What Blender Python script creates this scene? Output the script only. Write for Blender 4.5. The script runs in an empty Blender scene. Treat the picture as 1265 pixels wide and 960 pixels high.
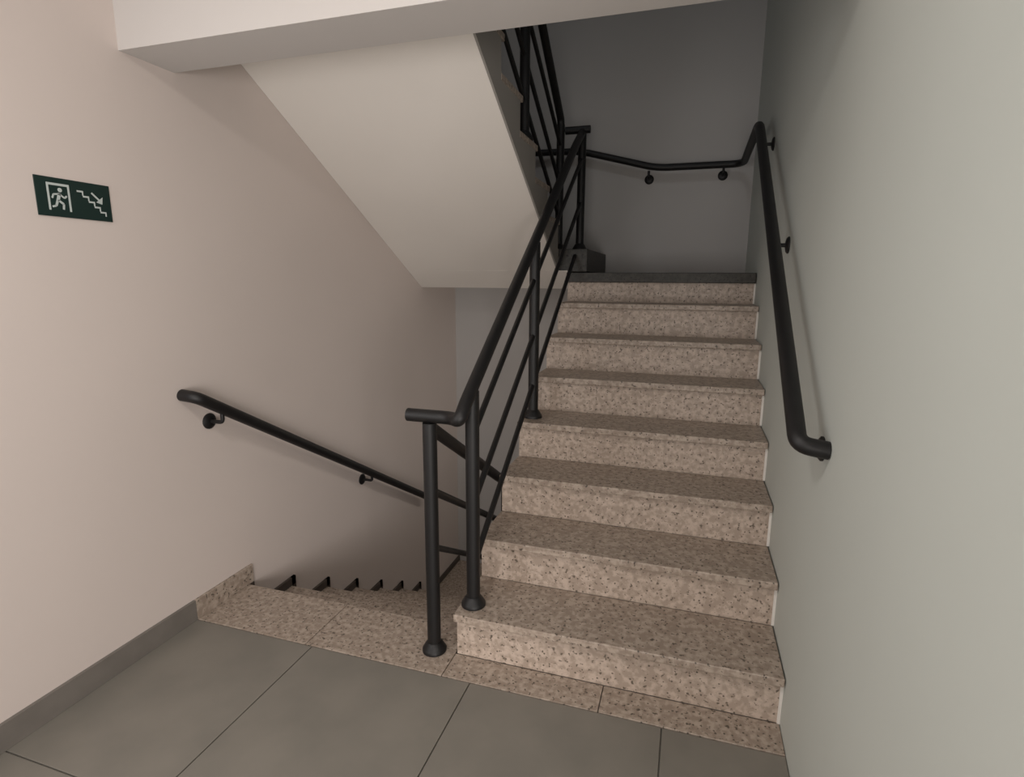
import bpy, bmesh, math
from mathutils import Vector, Matrix

# ------------------------------------------------------------------ camera
sc = bpy.context.scene
C = sc.collection
F = Vector((-0.2940188, 0.93681376, -0.18955983))
R_ = Vector((0.95373227, 0.30059233, 0.00624507))
U_ = Vector((-0.0628307, 0.17895316, 0.98184931))
cd = bpy.data.cameras.new('camera')
cam = bpy.data.objects.new('camera', cd)
C.objects.link(cam)
m = Matrix((R_, U_, -F)).transposed().to_4x4()
m.translation = Vector((-0.36698, -1.76567, 1.42791))
cam.matrix_world = m
cd.sensor_fit = 'HORIZONTAL'
cd.sensor_width = 36.0
cd.lens = 36.0 * 692.573 / 1265.0
cd.clip_start = 0.02
sc.camera = cam

# ------------------------------------------------------------------ world, lights, exposure
w = bpy.data.worlds.new('world')
sc.world = w
w.use_nodes = True
w.node_tree.nodes['Background'].inputs[0].default_value = (1.0, 0.92, 0.84, 1)
w.node_tree.nodes['Background'].inputs[1].default_value = 0.55


def area(name, loc, target, size, power, col, size_y=None):
    l = bpy.data.lights.new(name, 'AREA')
    l.energy = power
    l.color = col
    l.size = size
    if size_y:
        l.shape = 'RECTANGLE'
        l.size_y = size_y
    o = bpy.data.objects.new(name, l)
    C.objects.link(o)
    o.location = loc
    o.rotation_euler = (Vector(target) - Vector(loc)).to_track_quat('-Z', 'Y').to_euler()
    return o


area('corridor_window_light', (1.15, -3.45, 0.95), (-1.5, 0.3, 1.0), 0.9, 50, (1.0, 0.95, 0.92), 1.2)
area('rear_fill_light', (-0.3, -3.8, 0.9), (-1.5, 0.3, 1.0), 1.0, 32, (1.0, 0.96, 0.92), 1.2)  # added fill from behind the viewer, brightens soffit and risers
area('left_fill_light', (-2.25, -1.5, 1.45), (0.0, 0.4, 1.5), 1.0, 17, (0.92, 0.97, 1.0), 1.6)  # added cool fill from the left, brightens the right wall
area('ceiling_lamp_light', (-1.15, -1.6, 2.6), (-1.15, -1.6, 0), 0.3, 15, (1.0, 0.95, 0.90))
area('upper_fill_light', (-1.1, -0.9, 5.2), (-1.1, 1.0, 2.5), 0.5, 8, (0.92, 0.96, 1.0))  # added fill on the storey above, lifts the upper far wall
area('lower_fill_light', (-0.55, 2.2, 0.95), (-1.3, 2.0, -0.3), 0.3, 3.3, (1.0, 0.92, 0.84))  # added fill under the rising flight, replaces ambient from below

vs = sc.view_settings
vs.view_transform = 'Standard'
vs.look = 'None'
vs.exposure = 0.0
vs.gamma = 1.0
vs.use_curve_mapping = False

# ------------------------------------------------------------------ materials


def mat(name, col, rough=0.6, metal=0.0, var=0.0, scale=6.0, bump=0.0, bscale=60.0, col2=None):
    mt = bpy.data.materials.new(name)
    mt.use_nodes = True
    nt = mt.node_tree
    b = nt.nodes['Principled BSDF']
    b.inputs['Roughness'].default_value = rough
    b.inputs['Metallic'].default_value = metal
    b.inputs['Base Color'].default_value = (*col, 1)
    geo = nt.nodes.new('ShaderNodeNewGeometry')
    if var or col2:
        n = nt.nodes.new('ShaderNodeTexNoise')
        n.inputs['Scale'].default_value = scale
        n.inputs['Detail'].default_value = 5
        nt.links.new(geo.outputs['Position'], n.inputs['Vector'])
        cr = nt.nodes.new('ShaderNodeValToRGB')
        c2 = col2 or tuple(c * (1 - var) for c in col)
        cr.color_ramp.elements[0].position = 0.35
        cr.color_ramp.elements[1].position = 0.65
        cr.color_ramp.elements[0].color = (*c2, 1)
        cr.color_ramp.elements[1].color = (*col, 1)
        nt.links.new(n.outputs['Fac'], cr.inputs['Fac'])
        nt.links.new(cr.outputs['Color'], b.inputs['Base Color'])
    if bump:
        n2 = nt.nodes.new('ShaderNodeTexNoise')
        n2.inputs['Scale'].default_value = bscale
        n2.inputs['Detail'].default_value = 4
        nt.links.new(geo.outputs['Position'], n2.inputs['Vector'])
        bp = nt.nodes.new('ShaderNodeBump')
        bp.inputs['Strength'].default_value = bump
        bp.inputs['Distance'].default_value = 0.004
        nt.links.new(n2.outputs['Fac'], bp.inputs['Height'])
        nt.links.new(bp.outputs['Normal'], b.inputs['Normal'])
    return mt


def granite(name, base, dark, light, rough=0.45):
    mt = bpy.data.materials.new(name)
    mt.use_nodes = True
    nt = mt.node_tree
    b = nt.nodes['Principled BSDF']
    b.inputs['Roughness'].default_value = rough
    geo = nt.nodes.new('ShaderNodeNewGeometry')

    def noise(sc_, det, lo, hi):
        n = nt.nodes.new('ShaderNodeTexNoise')
        n.inputs['Scale'].default_value = sc_
        n.inputs['Detail'].default_value = det
        nt.links.new(geo.outputs['Position'], n.inputs['Vector'])
        mr = nt.nodes.new('ShaderNodeMapRange')
        mr.inputs['From Min'].default_value = lo
        mr.inputs['From Max'].default_value = hi
        nt.links.new(n.outputs['Fac'], mr.inputs['Value'])
        return mr.outputs['Result']

    def mix(fac, a, c):
        mx = nt.nodes.new('ShaderNodeMix')
        mx.data_type = 'RGBA'
        nt.links.new(fac, mx.inputs['Factor'])
        for i, v in ((6, a), (7, c)):
            if isinstance(v, tuple):
                mx.inputs[i].default_value = (*v, 1)
            else:
                nt.links.new(v, mx.inputs[i])
        return mx.outputs[2]
    c1 = mix(noise(45, 3, 0.42, 0.62), base, light)
    c2 = mix(noise(70, 2, 0.60, 0.68), c1, dark)
    vo = nt.nodes.new('ShaderNodeTexVoronoi')
    vo.inputs['Scale'].default_value = 38
    nt.links.new(geo.outputs['Position'], vo.inputs['Vector'])
    mr = nt.nodes.new('ShaderNodeMapRange')
    mr.inputs['From Min'].default_value = 0.16
    mr.inputs['From Max'].default_value = 0.10
    nt.links.new(vo.outputs['Distance'], mr.inputs['Value'])
    c3 = mix(mr.outputs['Result'], c2, tuple(x * 0.8 for x in dark))
    nt.links.new(c3, b.inputs['Base Color'])
    return mt


M_WALL_L = mat('warm_wall_paint', (0.71, 0.625, 0.58), 0.75, var=0.03, scale=1.5, bump=0.06)
M_WALL_R = mat('grey_wall_paint', (0.575, 0.605, 0.565), 0.75, var=0.03, scale=1.5, bump=0.06)
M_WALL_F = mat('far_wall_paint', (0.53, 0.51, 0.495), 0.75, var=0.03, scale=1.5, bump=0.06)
M_SOFFIT = mat('soffit_paint', (0.88, 0.83, 0.77), 0.8, var=0.03, scale=1.5, bump=0.06)
M_STRINGER = mat('shaded_stringer_paint', (0.32, 0.295, 0.27), 0.8, var=0.03, scale=1.5, bump=0.06)
M_CEIL = mat('ceiling_paint', (0.62, 0.585, 0.56), 0.8, bump=0.05)
M_GRAN = granite('speckled_granite', (0.32, 0.255, 0.205), (0.10, 0.078, 0.06), (0.46, 0.38, 0.315))
M_RISER = granite('lit_speckled_granite', (0.40, 0.32, 0.26), (0.14, 0.11, 0.085), (0.56, 0.46, 0.385))  # same granite as the treads, lightened to imitate light on the risers
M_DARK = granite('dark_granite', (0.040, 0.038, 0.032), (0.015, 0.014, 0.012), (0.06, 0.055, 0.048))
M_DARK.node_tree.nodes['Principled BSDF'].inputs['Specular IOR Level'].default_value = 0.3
M_TILE = mat('grey_floor_tile', (0.235, 0.215, 0.185), 0.5, scale=4.0, col2=(0.20, 0.185, 0.16), bump=0.03, bscale=20)
M_GROUT = mat('tile_grout', (0.15, 0.14, 0.12), 0.9, var=0.1)
M_SKIRT = mat('grey_skirting', (0.20, 0.18, 0.16), 0.55, var=0.15, scale=8)
M_STEP = mat('dark_brown_step_skirting', (0.075, 0.06, 0.05), 0.55, var=0.15, scale=8)
M_BLACK = mat('black_painted_steel', (0.006, 0.0055, 0.006), 0.5, var=0.15, scale=20)
M_CONC = mat('plastered_concrete', (0.55, 0.52, 0.48), 0.85, var=0.06, scale=4, bump=0.1)
M_SIGN = mat('dark_green_sign', (0.010, 0.028, 0.024), 0.4, var=0.1)
M_MARK = mat('pale_sign_print', (0.55, 0.60, 0.58), 0.5, var=0.05)
M_SEAL = mat('white_sealant', (0.78, 0.74, 0.69), 0.6, var=0.05)

# ------------------------------------------------------------------ helpers


def obj(name, bm, mt, parent=None, bevel=0.0, smooth=False):
    if bevel:
        bmesh.ops.bevel(bm, geom=bm.edges[:], offset=bevel, segments=2, affect='EDGES', profile=0.5)
    bmesh.ops.recalc_face_normals(bm, faces=bm.faces[:])
    me = bpy.data.meshes.new(name)
    bm.to_mesh(me)
    bm.free()
    if smooth:
        for p in me.polygons:
            p.use_smooth = True
        me.set_sharp_from_angle(angle=math.radians(40))
    me.materials.append(mt)
    o = bpy.data.objects.new(name, me)
    C.objects.link(o)
    if parent:
        par(o, parent)
    return o


def par(o, parent):
    # meshes are built in world coordinates: cancel the parent's own transform
    o.parent = parent
    bpy.context.view_layer.update()
    o.matrix_parent_inverse = parent.matrix_world.inverted()


def rename_origin(o):
    """put a top-level mesh object's origin at the middle of its base"""
    vs_ = [v.co for v in o.data.vertices]
    c = Vector(((min(v.x for v in vs_) + max(v.x for v in vs_)) / 2,
                (min(v.y for v in vs_) + max(v.y for v in vs_)) / 2, min(v.z for v in vs_)))
    o.data.transform(Matrix.Translation(-c))
    o.location = c
    return o


def add_box(bm, x0, x1, y0, y1, z0, z1):
    vs_ = [bm.verts.new(p) for p in ((x0, y0, z0), (x1, y0, z0), (x1, y1, z0), (x0, y1, z0),
                                      (x0, y0, z1), (x1, y0, z1), (x1, y1, z1), (x0, y1, z1))]
    for f in ((3, 2, 1, 0), (4, 5, 6, 7), (0, 1, 5, 4), (1, 2, 6, 5), (2, 3, 7, 6), (3, 0, 4, 7)):
        bm.faces.new([vs_[i] for i in f])


def box(*a):
    bm = bmesh.new()
    add_box(bm, *a)
    return bm


def add_prism(bm, pts, axis, a, b):
    """polygon pts (2-D) extruded along axis 'x' ((y,z) points) or 'y' ((x,z) points)"""
    def p3(p, t):
        return (t, p[0], p[1]) if axis == 'x' else (p[0], t, p[1])
    v0 = [bm.verts.new(p3(p, a)) for p in pts]
    v1 = [bm.verts.new(p3(p, b)) for p in pts]
    n = len(pts)
    bm.faces.new(v0)
    bm.faces.new(v1[::-1])
    for i in range(n):
        bm.faces.new((v0[i], v1[i], v1[(i + 1) % n], v0[(i + 1) % n]))


def prism(*a):
    bm = bmesh.new()
    add_prism(bm, *a)
    return bm


def fillet(pts, r):
    pts = [Vector(p) for p in pts]
    out = [pts[0]]
    for i in range(1, len(pts) - 1):
        p, a, b = pts[i], pts[i - 1], pts[i + 1]
        da, db = (a - p), (b - p)
        rr = min(r, da.length * 0.45, db.length * 0.45)
        s, e = p + da.normalized() * rr, p + db.normalized() * rr
        for k in range(7):
            t = k / 6
            out.append(s * (1 - t) ** 2 + p * 2 * t * (1 - t) + e * t * t)
    out.append(pts[-1])
    return out


def add_tube(bm, pts, rad, seg=14, fil=0.0):
    pts = fillet(pts, fil) if fil else [Vector(p) for p in pts]
    t0 = (pts[1] - pts[0]).normalized()
    n = t0.orthogonal().normalized()
    rings = []
    for i, p in enumerate(pts):
        if i == 0:
            t = t0
        elif i == len(pts) - 1:
            t = (pts[i] - pts[i - 1]).normalized()
        else:
            t = ((pts[i] - pts[i - 1]).normalized() + (pts[i + 1] - pts[i]).normalized()).normalized()
        n = (n - t * n.dot(t)).normalized()
        bb = t.cross(n)
        rings.append([bm.verts.new(p + (n * math.cos(a) + bb * math.sin(a)) * rad)
                      for a in (2 * math.pi * k / seg for k in range(seg))])
    for a, b in zip(rings, rings[1:]):
        for k in range(seg):
            bm.faces.new((a[k], a[(k + 1) % seg], b[(k + 1) % seg], b[k]))
    bm.faces.new(rings[0][::-1])
    bm.faces.new(rings[-1])


def tube(pts, rad, seg=14, fil=0.0):
    bm = bmesh.new()
    add_tube(bm, pts, rad, seg, fil)
    return bm


def lathe(origin, axis, prof, seg=20):
    """prof: list of (distance along axis, radius)"""
    bm = bmesh.new()
    ax = Vector(axis).normalized()
    n = ax.orthogonal().normalized()
    b = ax.cross(n)
    rings = []
    for d, r in prof:
        rings.append([bm.verts.new(Vector(origin) + ax * d + (n * math.cos(a) + b * math.sin(a)) * r)
                      for a in (2 * math.pi * k / seg for k in range(seg))])
    for p, q in zip(rings, rings[1:]):
        for k in range(seg):
            bm.faces.new((p[k], p[(k + 1) % seg], q[(k + 1) % seg], q[k]))
    bm.faces.new(rings[0][::-1])
    bm.faces.new(rings[-1])
    return bm


def struct(name, bm, mt, parent=None, label=None):
    o = obj(name, bm, mt, parent)
    if not parent:
        o['kind'] = 'structure'
        if label:
            o['label'] = label
    return o


def thing(name, label, cat, loc, group=None):
    o = bpy.data.objects.new(name, None)
    o.empty_display_size = 0.1
    C.objects.link(o)
    o.location = loc
    o['label'] = label
    o['category'] = cat
    if group:
        o['group'] = group
    bpy.context.view_layer.update()
    return o


# ------------------------------------------------------------------ setting
XL = -2.2964          # left wall face (right wall face is x = 0)
YF = 2.739            # far wall face
YE = 0.19             # edge of the floor over the flight going down
H, T = 0.185, 0.2714  # riser and tread of the flight going up
HD, TD = 0.165, 0.287  # riser and tread of the flight going down and of the one above
XU = -1.150           # left edge of the flight going up
XI = XL + 0.0015      # stair pieces stop a hair short of the walls
YI = YF - 0.0015
XD = -1.215           # right edge of the flights going down and above
YB = -3.9             # wall behind the camera
YR = -1.25            # the right wall ends here: a corridor opens to the right behind the viewer
XR = 3.0              # end of that corridor
ZT = 5.5
UP_SKIRT = 0.089

struct('wall_left', box(XL - 0.15, XL, YB, YF + 0.15, -3.0, ZT), M_WALL_L, label='warm white painted wall on the left')
struct('wall_right', box(0.0, XR, YR, YF + 0.15, -3.0, ZT), M_WALL_R, label='light grey painted wall on the right')
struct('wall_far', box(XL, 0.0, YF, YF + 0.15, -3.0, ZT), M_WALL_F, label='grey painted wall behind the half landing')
struct('wall_back', box(XL, XR, YB - 0.15, YB, -0.2, ZT), M_WALL_L, label='wall behind the viewer')
struct('wall_corridor', box(XR, XR + 0.15, YB - 0.15, YR, -0.2, ZT), M_WALL_L, label='end wall of the corridor to the right behind the viewer')

# storey below, glimpsed only through the gap between the flights
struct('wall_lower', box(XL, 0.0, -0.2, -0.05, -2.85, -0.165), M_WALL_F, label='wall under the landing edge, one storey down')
struct('floor_lower', box(XL, 0.0, -0.2, YF, -3.0, -2.85), M_GROUT, label='floor one storey down')

# storey above: slab with the downstand beam
ceil = struct('ceiling', box(XL, 0.0, YB, 0.0615, 2.62, 2.77), M_CEIL, label='white ceiling slab of the landing')
struct('ceiling_slab', box(0.0, XR, YB, YR, 2.62, 2.77), M_CEIL, ceil)
struct('beam', box(XL, 0.0, -0.16, 0.062, 2.195, 2.62), M_CEIL, ceil)
top = struct('ceiling', box(XL, XR, YB, YF, ZT - 0.1, ZT), M_CEIL, label='ceiling of the storey above')

# floor: slab, tiles with recessed joints, speckled granite edging
fl = struct('floor', bmesh.new(), M_GROUT, label='grey tiled landing floor with a speckled granite edge')
bm = bmesh.new()
add_box(bm, XL, -1.155, YB, YE - 0.03, -0.16, -0.006)
add_box(bm, -1.155, 0.0, YB, 0.0, -0.16, -0.006)
add_box(bm, 0.0, XR, YB, YR, -0.16, -0.006)
bm.to_mesh(fl.data)
bm.free()
xs = [XL, -1.71, -1.04, -0.37, 0.0]
ys = [-0.105, -0.82, -1.535, -2.25, -2.965, YB]
g = 0.0022
for j in range(len(ys) - 1):
    for i in range(len(xs) - 1):
        dz = 0.0006 * ((i * 7 + j * 3) % 3 - 1)
        obj('floor_tile', box(xs[i] + g, xs[i + 1] - g, ys[j + 1] + g, ys[j] - g, -0.008, dz), M_TILE, fl, bevel=0.0012)
for i in range(4):                       # the corridor to the right, behind the viewer
    for y0, y1 in ((-1.965, YR), (-2.68, -1.965), (-3.395, -2.68), (YB, -3.395)):
        obj('floor_tile', box(0.745 * i + g, 0.745 * (i + 1) - g, y0 + g, y1 - g, -0.008, 0.0), M_TILE, fl, bevel=0.0012)
for x0, x1, y1 in ((XL + 0.001, -1.745, YE), (-1.742, -1.155, YE), (-1.152, -0.58, 0.028), (-0.577, -0.002, 0.028)):
    obj('granite_edging', box(x0, x1, -0.103, y1, -0.028 if y1 > 0.1 else -0.008, 0.0012), M_GRAN, fl, bevel=0.002)

bb = obj('baseboard_left', box(XL, XL + 0.013, YB, -0.107, 0.0, UP_SKIRT), M_SKIRT)
bb['kind'] = 'structure'
bb['label'] = 'low grey tile skirting along the left wall'
obj('granite_end_piece', box(XL, XL + 0.014, -0.105, YE + 0.03, 0.0015, UP_SKIRT), M_GRAN, bb, bevel=0.001)

# ------------------------------------------------------------------ flight going up
up = thing('staircase', 'speckled granite flight of stairs rising beside the right wall', 'stairs', (XU / 2, 0, 0))
N = 8
for k in range(N):
    y0 = k * T
    z1 = (k + 1) * H
    yb = y0 + T + 0.03 if k < N - 1 else y0 + 0.30
    top_step = k == N - 1                 # the landing edge is a thicker, darker tread
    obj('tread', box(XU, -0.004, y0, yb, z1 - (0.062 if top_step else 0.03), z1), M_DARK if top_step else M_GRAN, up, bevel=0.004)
    obj('riser', box(XU + 0.004, -0.004, y0 + 0.030, y0 + 0.050, k * H + (0.0015 if k == 0 else 0.0), z1 - (0.062 if top_step else 0.03)), M_RISER, up)
    obj('sealant_strip', box(-0.010, -0.0005, y0 + 0.0245, y0 + 0.0298, k * H + 0.002, z1 - (0.063 if top_step else 0.031)), M_SEAL, up)
pts = []
for k in range(N):
    y0 = k * T + 0.050
    lo = 0.062 if k == N - 1 else 0.03
    pts += [(y0, k * H - (0.16 if k == 0 else 0.03)), (y0, (k + 1) * H - lo)]
yl = (N - 1) * T
pts += [(yl + 0.3, N * H - 0.062), (yl + 0.3, N * H - 0.03), (YI, N * H - 0.03), (YI, N * H - 0.14), (yl + 0.15, N * H - 0.14), (0.25, -0.16)]
obj('stair_slab', prism(pts, 'x', XU + 0.01, -0.001), M_CONC, up)
# half landing, its left half one step higher
obj('landing_paving', box(XU, -0.002, yl + 0.302, YI, N * H - 0.03, N * H), M_GRAN, up)
ZR = 1.63
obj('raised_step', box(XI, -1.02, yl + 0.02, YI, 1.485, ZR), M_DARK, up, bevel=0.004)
obj('landing_slab', prism([(1.894, 1.4925), (1.918, 1.483), (YI, 1.483), (YI, 1.373), (2.10, 1.373),
                           (1.894, 2.58 - 0.575 * 1.894)], 'x', XI, XU + 0.008), M_SOFFIT, up)

# ------------------------------------------------------------------ flight going down
dn = thing('staircase', 'granite flight of stairs descending beside the left wall behind the floor edge', 'stairs', ((XL + XD) / 2, YE, -1.2))
ND = 7
for k in range(ND):
    yr = YE + k * TD                     # face of the riser below nosing k
    zt = -k * HD
    obj('riser', box(XI, XD, yr - 0.042, yr - 0.024, zt - HD, zt - 0.03), M_GRAN, dn)
    y1 = yr + TD if k < ND - 1 else YI
    obj('tread', box(XI, XD, yr - 0.042, y1, zt - HD - 0.03, zt - HD), M_GRAN, dn, bevel=0.003)
    # zigzag skirting on the left wall
    s = 0.045
    obj('skirting_riser', box(XI, XI + 0.014, yr, yr + 0.03, zt - HD + s, zt + (s if k else 0.0)), M_STEP, dn)
    obj('skirting_tread', box(XI, XI + 0.014, yr, min(y1 + 0.03, YI), zt - HD + 0.001, zt - HD + s), M_STEP, dn)
pts = [(YE - 0.042, -0.16)]
for k in range(ND):
    yr = YE + k * TD - 0.042
    pts += [(yr, -(k + 1) * HD - 0.03), (yr + TD, -(k + 1) * HD - 0.03)]
pts[-1] = (YI, -ND * HD - 0.03)
pts += [(YI, -ND * HD - 0.3), (YE + 6 * TD, -ND * HD - 0.3), (YE - 0.042, -0.52)]
obj('stair_slab', prism(pts, 'x', XI, XD + 0.002), M_CONC, dn)

# ------------------------------------------------------------------ flight above
ab = thing('staircase', 'upper flight of stairs overhead with sloping painted underside, beyond the beam', 'stairs', ((XL + XD) / 2, 1.0, 1.64))
Z2 = 2.80


def nz(y):                               # nosing line of the flight above
    return Z2 - HD / TD * (y - YE)


NA = 7
for k in range(NA):
    yr = YE + k * TD
    zt = Z2 - k * HD
    obj('riser', box(XI, XD, yr - 0.042, yr - 0.022, zt - HD, zt - 0.03), M_GRAN, ab)
    if k < NA - 1:
        obj('tread', box(XI, XD + 0.012, yr - 0.042, yr + TD, zt - HD - 0.03, zt - HD), M_GRAN, ab, bevel=0.003)
pts = [(0.064, Z2 - 0.03), (YE - 0.042, Z2 - 0.03)]
for k in range(NA - 1):
    yr = YE + k * TD - 0.042
    pts += [(yr, Z2 - (k + 1) * HD - 0.03), (yr + TD, Z2 - (k + 1) * HD - 0.03)]
ye = pts[-1][0]
pts += [(ye, 1.63), (1.892, 1.63), (1.892, 2.58 - 0.575 * 1.892), (0.064, 2.58 - 0.575 * 0.064)]
bm = prism(pts, 'x', XI, XD)
sl = obj('stair_slab', bm, M_SOFFIT, ab)
# thin sheet on the slab's side, its shade put into a darker colour
obj('stringer', prism(pts, 'x', XD + 0.0005, XD + 0.010), M_STRINGER, ab)

# ------------------------------------------------------------------ railings
RT, RP, RB = 0.024, 0.026, 0.012        # radii: top rail, post, bar


def post(parent, x, y, z0, z1, flange=True):
    p = obj('post', tube([(x, y, z0 + 0.004), (x, y, z1)], RP, 18), M_BLACK, parent, smooth=True)
    if flange:
        obj('base_flange', lathe((x, y, z0), (0, 0, 1), [(0, 0.047), (0.010, 0.047), (0.013, 0.045), (0.028, 0.036),
                                                        (0.038, 0.029), (0.04, 0.026)], 24), M_BLACK, p, smooth=True)
    return p


def nu(y):
    return H + H / T * y


XA, XB = -1.24, -1.10
r1 = thing('stair_railing', 'black steel railing with sloping bars on the left edge of the rising flight', 'railing', (XB, 0.09, 0.185))
post(r1, XB, 0.087, H + 0.001, nu(0.087) + 0.79)
post(r1, XB, 0.93, 4 * H + 0.001, nu(0.93) + 0.79)
post(r1, XB, 2.06, ZR + 0.001, 2.362)
obj('top_rail', tube([(-1.325, 0.02, 0.945), (-1.15, 0.02, 0.945), (XB, -0.035, 0.95), (XB, 0.03, nu(0.03) + 0.80),
                      (XB, 1.86, nu(1.86) + 0.80), (XB, 2.06, 2.372)], RT, 16, 0.06), M_BLACK, r1, smooth=True)
obj('cross_piece', tube([(XA + 0.0275, 2.06, 2.385), (XB + 0.05, 2.06, 2.385)], RT, 16), M_BLACK, r1, smooth=True)
for d in (0.62, 0.35, 0.10):
    obj('bar', tube([(XB, 0.087, nu(0.087) + d), (XB, 2.06 if d > 0.2 else 1.908, nu(2.06 if d > 0.2 else 1.908) + d)], RB, 10), M_BLACK, r1, smooth=True)


def nd(y):
    return -HD / TD * (y - YE)


r2 = thing('stair_railing', 'black steel railing of the descending flight starting at the front post on the floor', 'railing', (XA, 0.022, 0.0))
post(r2, XA, 0.022, 0.0022, 0.920)
post(r2, XA, 0.92, -3 * HD + 0.001, nd(0.92) + 0.79)
post(r2, XA, 1.75, -6 * HD + 0.001, nd(1.75) + 0.79)
obj('top_rail', tube([(XA, 0.03, 0.90), (XA, 1.90, nd(1.90) + 0.78)], RT, 16), M_BLACK, r2, smooth=True)
for d, ys_, rb in ((0.565, 0.03, 0.015), (0.34, 0.03, RB), (0.10, 0.92, RB)):
    obj('bar', tube([(XA, ys_, nd(ys_) + d), (XA, 1.75, nd(1.75) + d)], rb, 10), M_BLACK, r2, smooth=True)

r3 = thing('stair_railing', 'black steel railing on the upper flight, cut off by the beam at the top', 'railing', (XA, 2.03, ZR))
post(r3, XA, 2.04, ZR + 0.001, 2.42)
post(r3, XA, 1.20, Z2 - 4 * HD + 0.001, nz(1.20) + 0.79)
post(r3, XA, 0.30, Z2 - HD + 0.001, nz(0.30) + 0.79)
obj('top_rail', tube([(XA, 0.12, 3.79), (XA, 2.035, 2.45), (XA, 2.041, 2.40)], RT, 16, 0.03), M_BLACK, r3, smooth=True)
for d in (0.55, 0.31, 0.10):
    obj('bar', tube([(XA, 0.30, nz(0.30) + d), (XA, 2.04, nz(2.04) + d)], RB, 10), M_BLACK, r3, smooth=True)

# ------------------------------------------------------------------ wall handrails


def bracket(parent, wall_pt, normal, rail_pt):
    wp, n, rp = Vector(wall_pt), Vector(normal), Vector(rail_pt)
    elbow = Vector((rp.x, rp.y, wp.z)) if abs(rp.z - wp.z) > 0.02 else rp
    b = obj('bracket', tube([wp + n * 0.004, elbow, rp - Vector((0, 0, 0.018))], 0.0085, 10, 0.03), M_BLACK, parent, smooth=True)
    obj('rosette', lathe(wp + n * 0.0005, normal, [(0, 0.034), (0.005, 0.034), (0.010, 0.028), (0.014, 0.012)], 20), M_BLACK, b, smooth=True)


OFF = 0.075
h1 = thing('wall_handrail', 'black steel handrail on the left wall sloping down to the right', 'handrail', (XL + OFF, -0.14, 0.95))
xl = XL + OFF
obj('rail', tube([(XL + 0.001, -0.058, 0.966), (xl, -0.055, 0.960), (xl, 1.85, -0.16), (xl, 2.0, -0.25)], RT, 16, 0.06), M_BLACK, h1, smooth=True)


def lz(y):
    return 0.935 - 1.095 / 1.87 * (y + 0.02)


bracket(h1, (XL, 0.063, 0.83), (1, 0, 0), (xl, 0.063, lz(0.063)))
bracket(h1, (XL, 1.194, 0.176), (1, 0, 0), (xl, 1.194, lz(1.194)))

h2 = thing('wall_handrail', 'black steel handrail rising up the right wall and turning across the far wall', 'handrail', (-OFF, -0.45, 1.0))
xr = -OFF
yf = YF - OFF
rz = (2.262 - 1.03) / (1.70 + 0.13)
obj('rail', tube([(-0.001, -0.19, 1.0), (xr, -0.19, 1.01), (xr, 1.70, 2.262), (xr, yf, 2.238), (-0.665, yf, 2.238),
                  (-1.23, yf, 2.385), (xl, yf, 2.405), (xl, 2.15, 2.41), (xl, 0.2, 2.41 + 1.95 * HD / TD)],
                 RT, 16, 0.09), M_BLACK, h2, smooth=True)
for y, z in ((1.637, 2.14), (0.81, 1.575), (-0.12, 0.985)):
    bracket(h2, (0, y, z), (-1, 0, 0), (xr, y, 1.03 + (2.262 - 1.03) / 1.86 * (y + 0.16)))
for x, z in ((-0.718, 2.171), (-0.203, 2.176)):
    bracket(h2, (x, YF, z), (0, -1, 0), (x, yf, 2.238))
for y in (1.6, 0.7):
    zz = 2.41 + (2.15 - y) * HD / TD
    bracket(h2, (XL, y, zz - 0.06), (1, 0, 0), (xl, y, zz))

# ------------------------------------------------------------------ sign
sy0, sy1, sz0, sz1 = -0.494, -0.2585, 1.6167, 1.7352
sg = thing('exit_sign', 'small dark green stairway sign with pale pictograms on the left wall', 'sign', (XL, (sy0 + sy1) / 2, sz0))
obj('plate', box(XL + 0.0005, XL + 0.004, sy0, sy1, sz0, sz1), M_SIGN, sg, bevel=0.0008)


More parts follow.
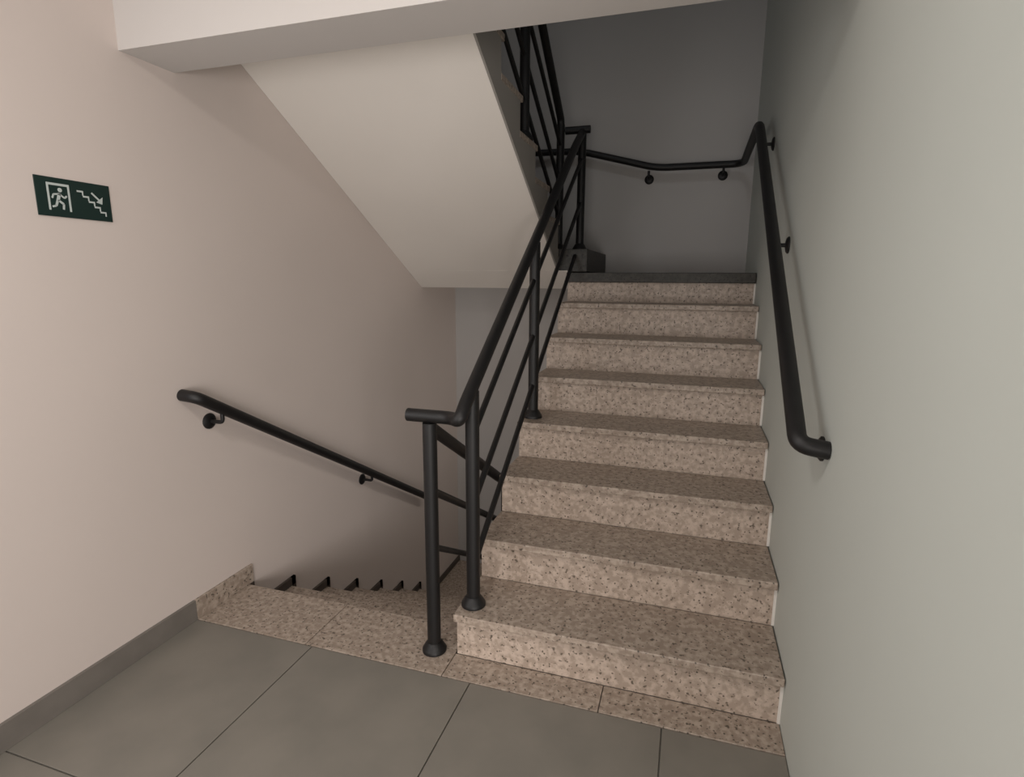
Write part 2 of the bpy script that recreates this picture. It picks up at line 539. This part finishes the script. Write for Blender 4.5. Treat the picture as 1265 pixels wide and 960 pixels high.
def mark(bm, polys):
    """polys in sign coordinates: u to the right, v down, both 0..1"""
    for p in polys:
        q = [(sy0 + u * (sy1 - sy0), sz1 - v * (sz1 - sz0)) for u, v in p]
        add_prism(bm, q, 'x', XL + 0.0038, XL + 0.0048)


def limb(u0, v0, u1, v1, t):
    a = 0.503                            # height/width of the sign
    dx, dy = (u1 - u0), (v1 - v0) * a
    l = math.hypot(dx, dy)
    nx, ny = -dy / l * t, dx / l * t / a
    return [(u0 + nx, v0 + ny), (u1 + nx, v1 + ny), (u1 - nx, v1 - ny), (u0 - nx, v0 - ny)]


def rect(u0, v0, u1, v1):
    return [(u0, v0), (u1, v0), (u1, v1), (u0, v1)]


bm = bmesh.new()                         # door frame with a running person
mark(bm, [rect(0.14, 0.14, 0.43, 0.20), rect(0.14, 0.20, 0.165, 0.84), rect(0.405, 0.20, 0.43, 0.84),
          [(0.305 + 0.028 * math.cos(a), 0.305 + 0.056 * math.sin(a)) for a in (2 * math.pi * k / 12 for k in range(12))],
          limb(0.295, 0.39, 0.265, 0.58, 0.020), limb(0.29, 0.41, 0.355, 0.50, 0.011), limb(0.355, 0.50, 0.385, 0.44, 0.011),
          limb(0.285, 0.41, 0.215, 0.43, 0.011), limb(0.215, 0.43, 0.195, 0.53, 0.011),
          limb(0.268, 0.57, 0.335, 0.66, 0.014), limb(0.335, 0.66, 0.325, 0.80, 0.013),
          limb(0.262, 0.57, 0.235, 0.72, 0.014), limb(0.235, 0.72, 0.185, 0.75, 0.012)])
obj('running_person_pictogram', bm, M_MARK, sg)
bm = bmesh.new()                         # steps going down to the right, with an arrow
st = []
for i in range(5):
    u, v = 0.53 + i * 0.075, 0.24 + i * 0.125
    st += [rect(u, v, u + 0.085, v + 0.045), rect(u + 0.068, v + 0.045, u + 0.085, v + 0.125)]
mark(bm, st)
mark(bm, [limb(0.73, 0.26, 0.83, 0.43, 0.012), [(0.87, 0.54), (0.885, 0.34), (0.785, 0.50)]])
obj('stairs_pictogram', bm, M_MARK, sg)
